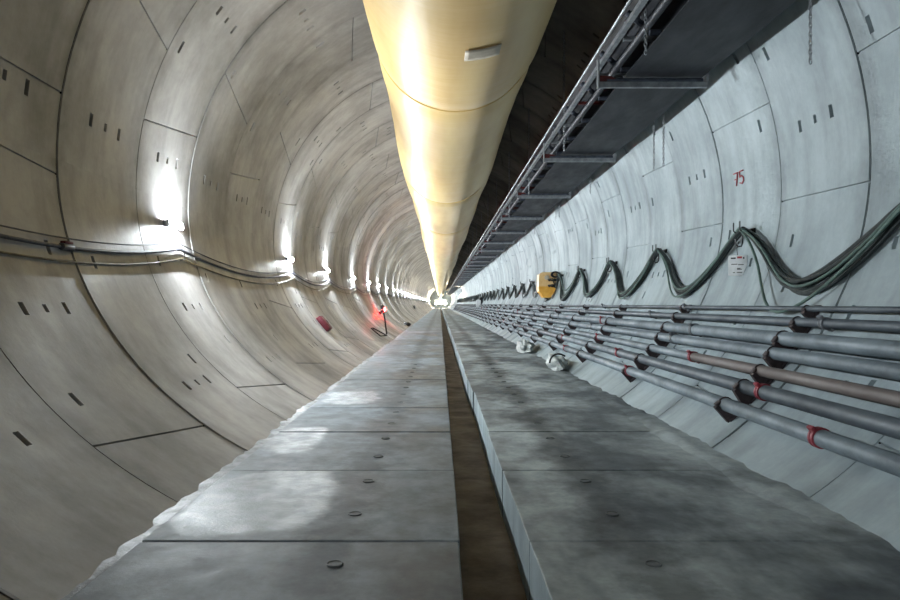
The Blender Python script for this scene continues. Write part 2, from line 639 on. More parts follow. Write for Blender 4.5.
# ------------------------------------------------------------------ lamps on the left wall
LAMP_Y = [-3.6, 10.85, 19.2, 25.6, 33.3, 40.6, 47, 54, 62.3, 68.7, 76]
while LAMP_Y[-1] < YEND - 14: LAMP_Y.append(LAMP_Y[-1] + 7)
LU = .77


def make_lamp():
    p, t = on_wall(LU, 0, -1)
    n = inward(t)
    r = empty('wall_lamp', p, '', 'lamp', 'wall lamps along the left wall')
    o = Vector((0, 0, 0))
    up = Vector((0, 1, 0)).cross(n).normalized()
    if up.z < 0: up = -up
    R = Matrix((n, Vector((0, 1, 0)), up)).transposed()
    b = MB(); b.box(n * .03, (.06, .6, .10), R, .01); b.build('lamp_housing', M_galv, r)
    b = MB(); b.box(n * .01 - up * .09, (.03, .06, .14), R, .004); b.build('wall_bracket', M_black, r)
    b = MB()
    b.tube([(0, q, 0) for q in (-.265, -.255, 0, .255, .265)], [.02, .05, .05, .05, .02], 18)
    b.v = [tuple(n * (.085 + q[0] * .3) + Vector((0, q[1], 0)) + up * q[2]) for q in b.v]
    b.build('tube_light', M_lamp, r)
    for sg in (-1, 1):
        b = MB(); b.box(n * .08 + Vector((0, sg * .28, 0)), (.04, .02, .11), R, .004); b.build('end_cap', M_white, r)
    return r


lamp0 = make_lamp()
base = Vector(lamp0.location)
lab = {-3.6: 'white tube wall lamp behind the viewpoint',
       10.85: 'brightest, nearest glaring white lamp on the left wall above the cable hooks',
       19.2: 'second glaring white lamp along the left wall, counted from the nearest',
       25.6: 'third white lamp along the left wall, above the dark red box',
       33.3: 'fourth white lamp along the left wall, just before the red beacon',
       40.6: 'fifth white lamp along the left wall, above the red beacon'}
for i, y in enumerate(LAMP_Y):
    o = lamp0 if i == 0 else copy_tree(lamp0)
    o.location = (base.x, y, base.z)
    o['label'] = lab.get(y, 'distant white lamp in the line of lamps down the left wall')

# ------------------------------------------------------------------ cables on the left wall
def swag(pins, span_sag, side, lift, u_off, rng_, n=22, per_cable=.0, yend=None):
    """points of a cable that hangs between pins (y, u)"""
    pts = []
    for i in range(len(pins) - 1):
        (ya, ua), (yb, ub) = pins[i], pins[i + 1]
        sg = span_sag * (1 + rng_.uniform(-per_cable, per_cable))
        li = lift + rng_.uniform(-.012, .012)
        nn = n if ya < 70 else max(6, n // 2)
        for j in range(nn):
            f = j / nn
            y = ya + (yb - ya) * f
            u = ua + (ub - ua) * f - sg * 4 * f * (1 - f) + u_off
            p, t = on_wall(u, y, side, li)
            pts.append(p)
    p, t = on_wall(pins[-1][1] + u_off, pins[-1][0], side, lift)
    pts.append(p)
    return pts


lp = [(y + .12, .53) for y in [-3.6, 3.45] + LAMP_Y[1:]]
r1 = random.Random(3)
names = [('dark slate cable, thickest of the three strung along the left wall lamps', M_cableL, .021, .165, .01, .04, 'lamp_cable'),
         ('thin slate cable running from lamp to lamp above the thick cable', M_cableL, .009, .165, .075, .03, 'lamp_cable'),
         ('olive cable, lowest of the three strung along the left wall', M_cableY, .012, .165, -.085, .035, 'lamp_cable')]
for lb, mt, rad, sg, uo, lift, nm in names:
    mb = MB(); mb.tube(swag(lp, sg, -1, lift, uo, r1, 18), rad, 8)
    tag(mb.build(nm, mt), lb, 'cable', 'cables strung along the left wall')


def make_left_hook():
    p, t = on_wall(.53, 0, -1)
    n = inward(t)
    r = empty('cable_hook', p, '', 'hook', 'cable hooks under the left wall lamps')
    for nm, du in (('peg', .0), ('peg', -.095 * H)):
        q, t2 = on_wall(.53 + du / H, 0, -1)
        q = q - p
        n2 = inward(t2)
        b = MB(); b.tube([q - n2 * .02, q + n2 * .06 + Vector((0, 0, -.012)), q + n2 * .075, q + n2 * .07 + Vector((0, 0, .09))], .008, 6); b.build(nm, M_black, r)
    return r


hk = make_left_hook(); hb = Vector(hk.location)
for i, (y, u) in enumerate(lp):
    o = hk if i == 0 else copy_tree(hk)
    o.location = (hb.x, y, hb.z)
    o['label'] = {2: 'pair of black cable pegs just under the nearest lamp on the left wall', 3: 'pair of cable pegs under the second lamp on the left wall'}.get(
        i, 'pair of cable pegs below one of the farther lamps on the left wall' if i > 3 else 'pair of cable pegs on the near left wall, outside the frame')

# plug joint on the thick cable
p, t = on_wall(.375, 7.5, -1, .05)
r = empty('cable_connector', p, 'dark cable connector with a red cap on the near left wall cable', 'connector')
b = MB(); b.lathe((0, -.13, 0), (0, 1, 0), [(0, .02), (.02, .04), (.22, .045), (.26, .02)], 12); b.build('connector_body', M_cableL, r)
b = MB(); b.box((.0, 0, .05), (.06, .17, .03), None, .008); b.build('red_cap', M_red, r)

# dark red box low on the left wall
p, t = on_wall(-.38, 20.1, -1)
n = inward(t); up = Vector((0, 1, 0)).cross(n).normalized(); up = up if up.z > 0 else -up
R = Matrix((n, Vector((0, 1, 0)), up)).transposed()
r = empty('red_box', p, 'dark red flat box fixed low on the left wall', 'box')
b = MB(); b.box(n * .07, (.14, .5, .5), R, .015); b.build('box_body', M_red, r)
b = MB(); b.box(n * .146, (.012, .42, .42), R, .004); b.build('box_door', M_red, r)
b = MB(); b.box(n * .155 + Vector((0, .15, 0)), (.02, .03, .1), R, .004); b.build('door_latch', M_black, r)

# red beacon on a leaning black stand
zb = 30.0
def pt(px, py, d):
    return Vector(((px - 440) * d / 673.0, d, H - (py - 304) * d / 673.0))
foot, t = on_wall(-.80, zb, -1)
r = empty('marker_post', foot, 'leaning black post with a triangular foot at the left floor edge', 'post')
top = Vector((-1.56 * H, zb, H * (1 - .04))) - foot
f0 = Vector((-1.44 * H, zb, 0)); f0.z = .30; f0 -= foot
b = MB(); b.tube([f0, (f0 + top) / 2 + Vector((.02, 0, 0)), top], .035, 8); b.build('post', M_black, r)
q1, _ = on_wall(-.66, zb - .25, -1, .02); q2, _ = on_wall(-.86, zb - .5, -1, .02); q3, _ = on_wall(-.66, zb + .35, -1, .02)
b = MB(); b.tube([q1 - foot, q2 - foot, f0 + Vector((0, 0, -.05)), q3 - foot], .03, 7, closed=True); b.build('base_frame', M_black, r)
b = MB(); b.lathe(top + Vector((0, 0, -.16)), (0, 0, 1), [(0, .05), (.02, .07), (.16, .07), (.19, .03)], 12); b.build('post_cap', M_darkrust, r)
wp, t = on_wall(-.335, 39.5, -1)
n = inward(t)
r = empty('beacon_lamp', wp, 'glowing red beacon lamp on the lower left wall behind the leaning post', 'warning light')
b = MB(); b.lathe(n * -.02, n, [(0, .1), (.1, .1), (.12, .07), (.3, .06)], 14); b.build('lamp_base', M_black, r)
b = MB(); b.lathe(n * .28, n, [(0, .09), (.02, .11), (.14, .10), (.2, .05)], 14); b.build('beacon_lens', M_beacon, r)

# ------------------------------------------------------------------ pipes on the right wall
PIPE_RATIO = [.013, .05, .101, .148, .208, .272, .352]
PIPE_R = [.032, .054, .086, .076, .068, .082, .08]
PIPES = []
for ra, rd in zip(PIPE_RATIO, PIPE_R):
    lo, hi = -.3, 1.2
    for _ in range(50):
        y = (lo + hi) / 2
        p, t = on_wall(-y, 0, 1, rd + .10)
        if (H - p.z) / p.x < ra: lo = y
        else: hi = y
    p, t = on_wall(-(lo + hi) / 2, 0, 1, rd + .10)
    PIPES.append((p.x, p.z, rd, t))
pipe_desc = ['thin grey topmost pipe of the seven on the right wall', 'slim dark grey pipe, second from the top on the right wall',
             'thick grey pipe, third from the top on the right wall', 'grey pipe, fourth from the top on the right wall',
             'pipe with a rusty brown near length and red coupling, fifth from the top', 'dark grey pipe with one red coupling, second from the bottom on the right wall',
             'lowest grey pipe on the right wall, with a red coupling near the slab edge']
pipe_mat = [M_pipeD, M_pipeD, M_pipe, M_pipe, M_pipe, M_pipeD, M_pipe]
pipe_c = [11.9, 13.4, 10.75, 11.35, 10.1, 7.5, 6.0]        # one measured coupling on each run
for i, (x, z, rd, t) in enumerate(PIPES):
    r = empty('steel_pipe', (x, YBEG + 1, z), pipe_desc[i], 'pipe', 'pipes along the right wall')
    L = 6.0
    y = pipe_c[i] - L * 3
    y_first = y
    q = 0
    while y < 60:
        a, b_ = max(y, YBEG + .5), y + L
        if b_ > a:
            mt = pipe_mat[i]
            if i == 4 and b_ < 10.5: mt = M_pipeB
            if i == 2 and 4 < y < 14: mt = M_pipe
            if i in (5,) and q % 3 == 1: mt = M_pipe
            mb = MB(); mb.cyl((0, a - YBEG - 1, 0), (0, b_ - YBEG - 1, 0), rd, 20)
            so = mb.build('pipe_length', mt, r)
            if mt is M_pipeB: so['label'] = 'rusty brown pipe length'
            c = MB(); yy = b_ - YBEG - 1
            c.lathe((0, yy - .055, 0), (0, 1, 0), [(.015, rd), (.018, rd + .015), (.045, rd + .015), (.048, rd + .009), (.066, rd + .009), (.069, rd + .015), (.092, rd + .015), (.095, rd)], 20)
            for sg in (1, -1):
                d = Vector((math.cos(2.3), 0, math.sin(2.3))) * sg
                c.box(d * (rd + .03) + Vector((0, yy, 0)), (.05, .09, .035), Matrix.Rotation(-2.3, 3, 'Y'), .005)
            red = (i >= 4 and b_ < 20 and not (i == 4 and b_ < 9)) or (i in (2, 5) and random.random() < .2)
            co = c.build('coupling', M_redc if red else M_greyc, r)
            if red: co['label'] = 'red pipe coupling'
        y += L; q += 1
    mb = MB(); mb.cyl((0, y - YBEG - 1, 0), (0, YEND - 20 - YBEG - 1, 0), rd, 12); mb.build('pipe_length', pipe_mat[i], r)


def make_bracket(detail):
    x0, z0, _, _ = PIPES[3]
    r = empty('pipe_bracket', (x0, 0, z0), '', 'bracket', 'pipe brackets on the right wall')
    allm = MB()
    for i, (x, z, rd, t) in enumerate(PIPES):
        n = inward(t); dn = Vector((0, 1, 0)).cross(n).normalized()
        if dn.z > 0: dn = -dn
        c = Vector((x - x0, 0, z - z0))
        R = Matrix((n, Vector((0, 1, 0)), -dn)).transposed()
        m = MB()
        # gusset plate below the pipe, welded to the wall plate
        a0 = c - n * (rd + .10) + dn * (rd * .3 - .02)
        pl = [a0 + dn * .0, c + dn * (rd + .004) + n * (rd * .8), c + dn * (rd + .045) + n * (rd * .8), a0 + dn * (rd + (.10 if i < 6 else .04))]
        th = .07
        vs = [p + Vector((0, -th / 2, 0)) for p in pl] + [p + Vector((0, th / 2, 0)) for p in pl]
        m.add(vs, [(0, 1, 2, 3), (7, 6, 5, 4), (0, 4, 5, 1), (1, 5, 6, 2), (2, 6, 7, 3), (3, 7, 4, 0)])
        m.box(c + n * (rd * .92) + dn * (rd * .75), (.03, .08, rd * .9), R, .004)
        # strap over the pipe
        m.tube([c + (n * math.cos(a) - dn * math.sin(a)) * (rd + .006) for a in np.linspace(-.9, PI + .3, 12)], .01, 6)
        m.box(c - n * (rd + .08), (.04, .13, .2), R, .006)
        if detail:
            m.build('pipe_saddle', M_darkrust, r)
        else:
            allm.add(m.v, m.f)
    if not detail:
        me = allm.build('bracket_mesh', M_darkrust)
        return r, me
    return r, None


br, _ = make_bracket(True)
bloc = Vector(br.location)
brs_y = [3.9 + 4.08 * k for k in range(0, 42)]
far_mesh = None
for i, y in enumerate(brs_y):
    if i < 11:
        o = br if i == 0 else copy_tree(br)
        o.location = (bloc.x, y, bloc.z)
        if i == 0: o['label'] = 'row of dark pipe brackets beside the viewpoint, outside the frame'
        elif i == 1: o['label'] = 'nearest row of dark brackets carrying the seven pipes, near the drooping cable'
        elif i == 2: o['label'] = 'second row of dark pipe brackets from the viewer'
        else: o['label'] = 'row of dark brackets under the seven pipes farther along the right wall'
    else:
        if far_mesh is None:
            e_, far = make_bracket(False)
            bpy.data.objects.remove(e_)
            far.name = 'pipe_bracket'
            tag(far, 'row of dark pipe brackets in the far part of the right wall', 'bracket', 'pipe brackets on the right wall')
            far_mesh = far; o = far
        else:
            o = far_mesh.copy(); col.objects.link(o)
        o.location = (bloc.x, y, bloc.z)

# ------------------------------------------------------------------ green cable bundle on the right wall
HOOK_U = .70
hooks_y = [2.35, 6.42] + [2.45 + 4.05 * k for k in range(2, 46)]
BOX_Y = 27.7
near = [y for y in hooks_y if y < BOX_Y - .5]
far = [y for y in hooks_y if y > BOX_Y + .5]
rc = random.Random(5)


def wall_cable(pins, sag, lift, uo, var, loose=None, nn=26, head=None, tail=None):
    pts = []
    for i in range(len(pins) - 1):
        ya, yb = pins[i], pins[i + 1]
        sg = sag * (1 + rc.uniform(-var, var))
        du = 0
        if loose is not None and i == loose[0]: sg = loose[1]
        sk = rc.uniform(-.04, .04)
        li = lift + rc.uniform(-.015, .02)
        n_ = nn if ya < 50 else 12
        for j in range(n_):
            f = j / n_
            g = f + sk * math.sin(PI * f)
            w = .65 * math.sin(PI * g) ** 2 + .35 * 4 * g * (1 - g)
            u = HOOK_U + uo - sg * w
            p, t = on_wall(u, ya + (yb - ya) * f, 1, li)
            # over the hook the cables stand off the wall
            k = max(0, 1 - min(f, 1 - f) * 5)
            pts.append(p + inward(t) * .06 * k)
    p, t = on_wall(HOOK_U + uo, pins[-1], 1, lift + .06)
    pts.append(p)
    if head: pts = head + pts
    if tail: pts = pts + tail
    return pts


box_p, box_t = on_wall(.47, BOX_Y, 1)
for c in range(6):
    uo = -.012 * (c % 3) + .012
    lift = .045 + .03 * (c // 2)
    py = Vector((box_p.x - .22 - .09 * (c % 3), BOX_Y - .36, box_p.z + .22 - .24 * (c // 3)))
    last = near[-1]
    e, _t = on_wall(HOOK_U - .34, (last + BOX_Y) / 2 - .3, 1, .09 + .01 * c)
    pts = wall_cable(near, .585, lift, uo, .09, None, 26, None, [e, py + Vector((.1, -.35, .02)), py])
    mb = MB(); mb.tube(pts, .027, 8)
    tag(mb.build('power_cable', M_cable), 'dark green cable in the bundle swagged along the right wall hooks', 'cable', 'power cables hung on the right wall hooks')
    st, _t = on_wall(.1, BOX_Y + .45, 1, .08 + .02 * c)
    pts = wall_cable(far, .45, lift, uo, .2, None, 16, [st, on_wall(.05 + .02 * c, BOX_Y + 1.2, 1, .06)[0]], None)
    mb = MB(); mb.tube(pts, .026, 6)
    tag(mb.build('power_cable', M_cable), 'dark power cable in the swags beyond the yellow box on the right wall', 'cable', 'power cables beyond the yellow box')
pts = wall_cable(near, .55, .13, .0, .25, (1, .80))
mb = MB(); mb.tube(pts, .02, 8)
tag(mb.build('power_cable', M_cableG), 'pale green cable that droops below the dark bundle to the topmost pipe', 'cable', 'power cables hung on the right wall hooks')
pts = wall_cable(near, .63, .12, .01, .12, (2, .66))
mb = MB(); mb.tube(pts, .018, 8)
tag(mb.build('power_cable', M_cableG), 'pale green cable lying along the front of the dark cable bundle', 'cable', 'power cables hung on the right wall hooks')


def make_hook():
    p, t = on_wall(HOOK_U, 0, 1)
    n = inward(t)
    r = empty('cable_bracket', p, '', 'hook', 'black cable hooks on the right wall')
    up = Vector((0, 0, 1))
    b = MB()
    b.box(n * .012 + Vector((0, 0, -.02)), (.024, .34, .08), None, .004); b.build('wall_plate', M_black, r)
    for sg in (-1, 1):
        b = MB(); b.tube([Vector((0, sg * .11, -.05)), n * .2 + Vector((0, sg * .11, -.05)), n * .225 + Vector((0, sg * .11, -.03)), n * .225 + Vector((0, sg * .11, .10))], .011, 6)
        b.build('arm', M_black, r)
    b = MB()
    b.tube([n * .13 + Vector((0, 0, -.06)), n * .13 + Vector((0, 0, -.22)), n * .15 + Vector((0, 0, -.27)), n * .2 + Vector((0, 0, -.28)), n * .24 + Vector((0, 0, -.25)), n * .24 + Vector((0, 0, -.17))], .012, 6)
    b.build('lower_hook', M_black, r)
    return r


hk = make_hook(); hb = Vector(hk.location)
for i, y in enumerate(near + far):
    o = hk if i == 0 else copy_tree(hk)
    o.location = (hb.x, y, hb.z)
    o['label'] = {0: 'black cable hook on the right wall, beside the viewpoint', 1: 'black cable hook at the right edge of the frame', 2: 'black cable hook directly above the white notice on the right wall',
                  3: 'black cable hook, next one beyond the white notice', 4: 'black cable hook, third visible from the viewer on the right wall',
                  5: 'black cable hook just before the yellow box'}.get(i, 'black cable hook beyond the yellow box on the right wall')

# laminated notice hung under the second hook
ys = near[2] - .03
c = Vector((297.5 * ys / 673.0, ys, H + (304 - 265.5) * ys / 673.0))
r = empty('notice_board', c, 'white paper notice with red and black print hanging below a cable hook', 'notice')
W_, H_ = .27, .32
r.rotation_euler = (0, 0, -.55)
b = MB(); b.box((0, 0, 0), (W_, .008, H_), None, .003); b.build('board', M_white, r)
b = MB(); b.box((.03, -.006, .125), (.07, .004, .03)); b.build('red_print', M_redink, r)
b = MB()
b.box((-.06, -.006, .115), (.07, .004, .022)); b.box((.09, -.006, .115), (.02, .004, .03))
for zz, xx, w in ((.02, -.045, .09), (.012, .05, .08), (-.045, .02, .05), (-.06, .03, .07), (-.11, -.05, .03), (-.11, .03, .08)):
    b.box((xx, -.006, zz), (w, .004, .012))
b.build('black_print', M_ink, r)
b = MB(); b.tube([(-.0, 0, H_ / 2), (-.01, .0, H_ / 2 + .1), (.02, .01, H_ / 2 + .22)], .006, 5); b.build('hanging_cord', M_black, r)

# yellow distribution box
r = empty('distribution_box', (box_p.x, BOX_Y, box_p.z), 'yellow and orange box with black plugs on the right wall', 'electrical box')
xo = -.78
def bx_out(z0, z1):
    return None
oct_ = [(xo + .16, .52), (xo + .02, .42), (xo, -.05), (xo + .02, -.24), (xo + .2, -.52), (-.3, -.52), (-.16, -.3), (.0, -.2), (.05, .52)]
up_ = [(x, z) for x, z in oct_ if z > -.1] ; up_ = [(xo + .16, .52), (xo + .02, .42), (xo, -.06), (-.05, -.06), (.05, .52)]
lo_ = [(xo, -.06), (xo + .02, -.26), (xo + .2, -.52), (-.3, -.52), (-.15, -.3), (-.05, -.06)]
b = MB(); b.prism(up_[::1], -.3, .3); b.build('box_cover', M_yellow, r, smooth=False)
b = MB(); b.prism(lo_[::1], -.32, .32); b.build('box_base', M_orange, r, smooth=False)
b = MB(); b.lathe((xo + .33, -.3, .3), (0, -1, 0), [(0, .1), (.03, .1), (.04, .07)], 16); b.build('dial', M_patch, r)
for k in range(6):
    xx = -.13 - .11 * (k % 3); zz = .2 - .24 * (k // 3)
    b = MB(); b.lathe((xx, -.3, zz), (0, -1, 0), [(0, .055), (.12, .05), (.13, .035), (.2, .03)], 12); b.build('plug', M_darkrust if k % 2 else M_black, r)
b = MB()
for k in range(4):
    rr_ = .17 - .012 * k
    b.tube([(-.12 + rr_ * math.cos(a), -.36 - .04 * k, .42 + rr_ * .7 * math.sin(a)) for a in np.linspace(0, 2 * PI, 22)[:-1]], .022, 6, closed=True)
b.build('cable_coil', M_black, r)
for zz in (.35, -.2):
    b = MB(); b.box((.0, 0, zz), (.3, .5, .05)); b.build('mounting_arm', M_galv, r)

# small white board and dark box far along the right wall
p, t = on_wall(.02, 73, 1, .05)
r = empty('wall_panel', p, 'tiny white board beside a black box far along the right wall', 'board')
b = MB(); b.box((-.35, -.4, 0), (.5, .05, .7), None, .01); b.build('white_board', M_white, r)
b = MB(); b.box((-.05, 0, .1), (.35, .5, 1.1), None, .02); b.build('dark_box', M_black, r)

# crumpled white sheeting at the right slab edge
def crumple(name, c, sx, sy, sz, seed, label):
    mb = MB(); n, m = 22, 14
    vs, fs = [], []
    for i in range(m + 1):
        th = PI * i / m
        for k in range(n):
            ph = 2 * PI * k / n
            d = Vector((math.sin(th) * math.cos(ph), math.sin(th) * math.sin(ph), math.cos(th)))
            f = 1 + .5 * mn.noise(d * 1.8 + Vector((seed, 0, 0))) + .5 * (abs(mn.noise(d * 3.6 + Vector((0, seed, 0)))) - .2)
            q = Vector((d.x * sx * f, d.y * sy * f, max(-.12, d.z) * sz * f))
            vs.append(q)
    for i in range(m):
        for k in range(n):
            fs.append((i * n + k, (i + 1) * n + k, (i + 1) * n + (k + 1) % n, i * n + (k + 1) % n))
    mb.add(vs, fs)
    r = empty(name, c, label, 'sheeting', 'white sheeting at the right floor edge')
    mb.build('crumpled_sheet', M_sheet, r, angle=60)
    return r


def tilt_on(o, ang):
    o.rotation_euler = (0, ang, 0)


w1 = crumple('sheeting_bundle', (2.97, 17.0, .12), .22, .7, .26, 1.3, 'crumpled white sheeting bundle with a dark strap at the right slab edge')
tilt_on(w1, -.5)
sp_ = []
for a in np.linspace(.5, 2.5, 12):
    d = Vector((math.cos(a), -.45, math.sin(a))).normalized()
    sp_.append((d.x * .27, -.40, max(0, d.z) * .33 + .01))
b = MB(); b.tube(sp_, .022, 6); b.build('strap', M_black, w1)
w2 = crumple('sheeting_bundle', (2.93, 23.0, .14), .22, .9, .30, 7.7, 'second crumpled white sheeting heap, beyond the strapped bundle')
tilt_on(w2, -.5)

# dark bundle at the left floor edge far away
mb = MB(); mb.sphere((0, 0, .12), .3, 14, 8, (1, 1.3, .6))
o = mb.build('sack', M_black, origin=None); o.location = (-2.42, 49, .05)
tag(o, 'small dark sack lying at the left floor edge far down the tunnel', 'sack')
p, t = on_wall(-.30, 92, -1)
mb = MB(); mb.box((0, 0, 0), (.35, .9, .5), None, .03)
o = mb.build('junction_box', M_black); o.location = p + inward(t) * .1
tag(o, 'small black junction box on the far left wall', 'box')

# ------------------------------------------------------------------ ventilation duct
DX, DU, DR = .15 * H, 2.82, .865 * H
ys = list(np.arange(-5.5, 40, .14)) + list(np.arange(40, YEND - 12, .6))
nseg = 72
BANDS = [1.6 + 10.0 * k for k in range(0, 18)]


def duct_r(y):
    r = DR * (1 + .012 * math.sin(y * .62 + .8) + .012 * math.sin(y * .27 + 2.0))
    r *= 1 + .035 * max(-1, min(1, (9.5 - y) / 4)) if y < 13.5 else (1 - .035 * max(0, 1 - (y - 13.5) / 5))
    for bnd in BANDS:
        d = abs(y - bnd)
        if d < 1.2: r *= 1 - .028 * math.exp(-(d / .35) ** 2)
    return r


vs, fs = [], []
for y in ys:
    r_ = duct_r(y)
    for k in range(nseg):
        a = 2 * PI * k / nseg
        rr_ = r_ * (1 + .006 * mn.noise(Vector((math.cos(a) * 1.5, y * 1.4, math.sin(a) * 1.5))) + .008 * mn.noise(Vector((math.cos(a) * 3, y * .35, math.sin(a) * 3))))
        vs.append((DX + .03 * math.sin(y * .21) + rr_ * math.cos(a), y, H * (1 + DU) - (r_ - DR) * .5 + rr_ * math.sin(a)))
for j in range(len(ys) - 1):
    for k in range(nseg):
        fs.append((j * nseg + k, j * nseg + (k + 1) % nseg, (j + 1) * nseg + (k + 1) % nseg, (j + 1) * nseg + k))
rd_ = empty('ventilation_duct', (DX, 0, H * (1 + DU)), 'huge pale yellow ventilation duct hanging along the tunnel crown', 'ventilation duct')
mb = MB(); mb.add(vs, fs)
o = mb.build('duct_hose', M_duct, None, angle=80)
o.parent = rd_; o.location = (-DX, 0, -H * (1 + DU))
zc = H * (1 + DU)
for bnd in BANDS[1:9]:
    mb = MB(); n = 64
    r_ = duct_r(bnd) + .006
    mb.tube([(.03 * math.sin(bnd * .21) + r_ * math.cos(2 * PI * k / n), bnd, -(r_ - DR) * .5 + r_ * math.sin(2 * PI * k / n)) for k in range(n)], .012, 6, closed=True)
    mb.build('joint_band', M_duct, rd_)
# patch
mb = MB()
vs, fs = [], []
for j in range(5):
    y = 8.55 + j * .09
    for k in range(8):
        a = -PI / 2 + .03 + k * .047
        r_ = duct_r(y) * 1.004 + .012
        vs.append((.03 * math.sin(y * .21) + r_ * math.cos(a), y, -(duct_r(y) - DR) * .5 + r_ * math.sin(a)))
for j in range(4):
    for k in range(7):
        fs.append((j * 8 + k, j * 8 + k + 1, (j + 1) * 8 + k + 1, (j + 1) * 8 + k))
mb.add(vs, fs)
o = mb.build('repair_patch', M_patch, rd_)
o['label'] = 'small grey repair patch'
sm = o.modifiers.new('thick', 'SOLIDIFY'); sm.thickness = .008
for k in range(0, 30):
    y = -3 + 6 * k
    mb = MB(); ztop = CZ + math.sqrt(RA ** 2 - (DX - CX) ** 2) - zc
    mb.tube([(.03 * math.sin(y * .21), y, duct_r(y) - .05), (0, y, ztop + .02)], .012, 6); mb.build('hanger', M_galv, rd_)

# ------------------------------------------------------------------ belt conveyor
UB = 1.70
SC = 1.2
def zz(u): return H * (1 + u * SC)
YC0, YC1 = -4.0, YEND - 15
conv = empty('belt_conveyor', (1.66 * SC * H, 0, zz(UB)), 'long dark belt conveyor hung on chains under the crown at the upper right', 'conveyor')
OX, OZ = 1.66 * SC * H, zz(UB)


def cb(mb, name, mat, **k):
    mb.v = [(x - OX, y, z - OZ) for x, y, z in mb.v]
    return mb.build(name, mat, conv, **k)


US = 1.89
for side, xs_ in ((-1, 1.268 * SC * H), (1, 1.985 * SC * H)):
    mb = MB()
    yc, yl = (YC0 + YC1) / 2, YC1 - YC0
    mb.box((xs_, yc, zz(US)), (.012, yl, .15))
    mb.box((xs_ - side * .03, yc, zz(US) + .07), (.07, yl, .012))
    mb.box((xs_ - side * .03 if side > 0 else xs_ - .03, yc, zz(US) - .07), (.07, yl, .012))
    cb(mb, 'stringer', M_galv if side < 0 else M_darkrust, smooth=False)
mb = MB(); mb.cyl((1.235 * SC * H, YC0, zz(US) + .16), (1.235 * SC * H, YC1, zz(US) + .16), .024, 10); cb(mb, 'handrail', M_galv)
# return belt: sags slightly between the return rollers
F0, FS = 8.62 * SC, 4.5 * SC
frames_y = [F0 + FS * k for k in range(-2, 30)]
nb = 12
xb0, xb1 = .814 * 1.765 * SC * H, 1.163 * 1.765 * SC * H
vs, fs = [], []
yy_ = list(np.arange(YC0, 60, .45)) + list(np.arange(60, YC1, 2.25))
for y in yy_:
    ph = ((y - F0) / FS) % 1
    sag = .05 * 4 * ph * (1 - ph)
    for k in range(nb):
        f = k / (nb - 1)
        vs.append((xb0 + (xb1 - xb0) * f, y, zz(1.775) - sag - .015 * (1 - (2 * f - 1) ** 2)))
m_ = len(vs)
vs += [(x, y, z + .014) for x, y, z in vs]
for j in range(len(yy_) - 1):
    for k in range(nb - 1):
        a = (j * nb + k, j * nb + k + 1, (j + 1) * nb + k + 1, (j + 1) * nb + k)
        fs.append(a); fs.append(tuple(i + m_ for i in reversed(a)))
    for k in (0, nb - 1):
        a = (j * nb + k, (j + 1) * nb + k, (j + 1) * nb + k + m_, j * nb + k + m_)
        fs.append(a)
mb = MB(); mb.add(vs, fs); cb(mb, 'return_belt', M_belt, angle=50)
# carrying belt, troughed
tr = [(1.33, 2.10), (1.46, 1.985), (1.64, 1.955), (1.82, 1.985), (1.98, 2.10)]
mb = MB()
vs = [(x * SC * H, y, zz(u)) for y in (YC0, YC1) for x, u in tr] + [(x * SC * H, y, zz(u) + .02) for y in (YC0, YC1) for x, u in tr]
fs = []
for k in range(4):
    fs.append((k, k + 1, 5 + k + 1, 5 + k)); fs.append((10 + k, 15 + k, 16 + k, 11 + k))
fs += [(0, 5, 15, 10), (4, 14, 19, 9)]
mb.add(vs, fs); cb(mb, 'carrying_belt', M_belt)
# return roller frames
for y in frames_y[:24]:
    fx0, fx1 = .722 * UB * SC * H, 1.215 * UB * SC * H
    mb = MB()
    mb.box(((fx0 + fx1) / 2, y, zz(UB)), (fx1 - fx0, .06, .09), None, .006)
    for x in (fx0, fx1):
        mb.box((x, y, (zz(UB) - .035 + zz(US)) / 2), (.022, .11, zz(US) - zz(UB) + .07))
    mb.box((fx1 + .0, y, zz(UB + .06)), (.05, .12, .14))
    fo = cb(mb, 'return_frame', M_galv, smooth=False)
    mb = MB(); mb.cyl((fx0 + .13, y + .02, zz(1.775) - .05 - .03), (fx1 - .05, y + .02, zz(1.775) - .05 - .03), .045, 12)
    mb.v = [(a - OX, b_, c_ - OZ) for a, b_, c_ in mb.v]; ro = mb.build('roller', M_roller, fo)
    mb = MB(); mb.prism([(fx0 + .015, zz(UB) + .03), (fx0 + .55, zz(UB) + .03), (fx0 + .3, zz(UB) + .07), (fx0 + .2, zz(UB) + .13), (fx0 + .015, zz(UB) + .14)], y - .02, y + .03)
    mb.v = [(a - OX, b_, c_ - OZ) for a, b_, c_ in mb.v]; ro = mb.build('roller_bracket', M_redd, fo); ro['label'] = 'dark red roller bracket'
# troughing idlers
for k in range(0, 44):
    y = F0 - 7.0 + 1.5 * k
    mb = MB()
    mb.box((1.655 * SC * H, y, zz(1.86)), (.74 * SC * H, .06, .05))
    for x in (1.30 * SC * H, 2.01 * SC * H):
        mb.box((x, y, zz(1.93)), (.03, .05, .22))
    io = cb(mb, 'idler_frame', M_redd if k % 3 == 0 else M_galv, smooth=False)
    for a, c_ in (((1.31, 2.06), (1.45, 1.95)), ((1.47, 1.92), (1.81, 1.92)), ((1.83, 1.95), (1.97, 2.06))):
        mb = MB(); mb.cyl((a[0] * SC * H, y, zz(a[1]) - .03), (c_[0] * SC * H, y, zz(c_[1]) - .03), .045, 10)
        mb.v = [(p - OX, q, s - OZ) for p, q, s in mb.v]; mb.build('idler_roller', M_roller, io)
# water pipe inside the left stringer
mb = MB(); mb.cyl((1.345 * SC * H, YC0, zz(1.80)), (1.345 * SC * H, YC1, zz(1.80)), .05, 12); cb(mb, 'service_pipe', M_rollD)


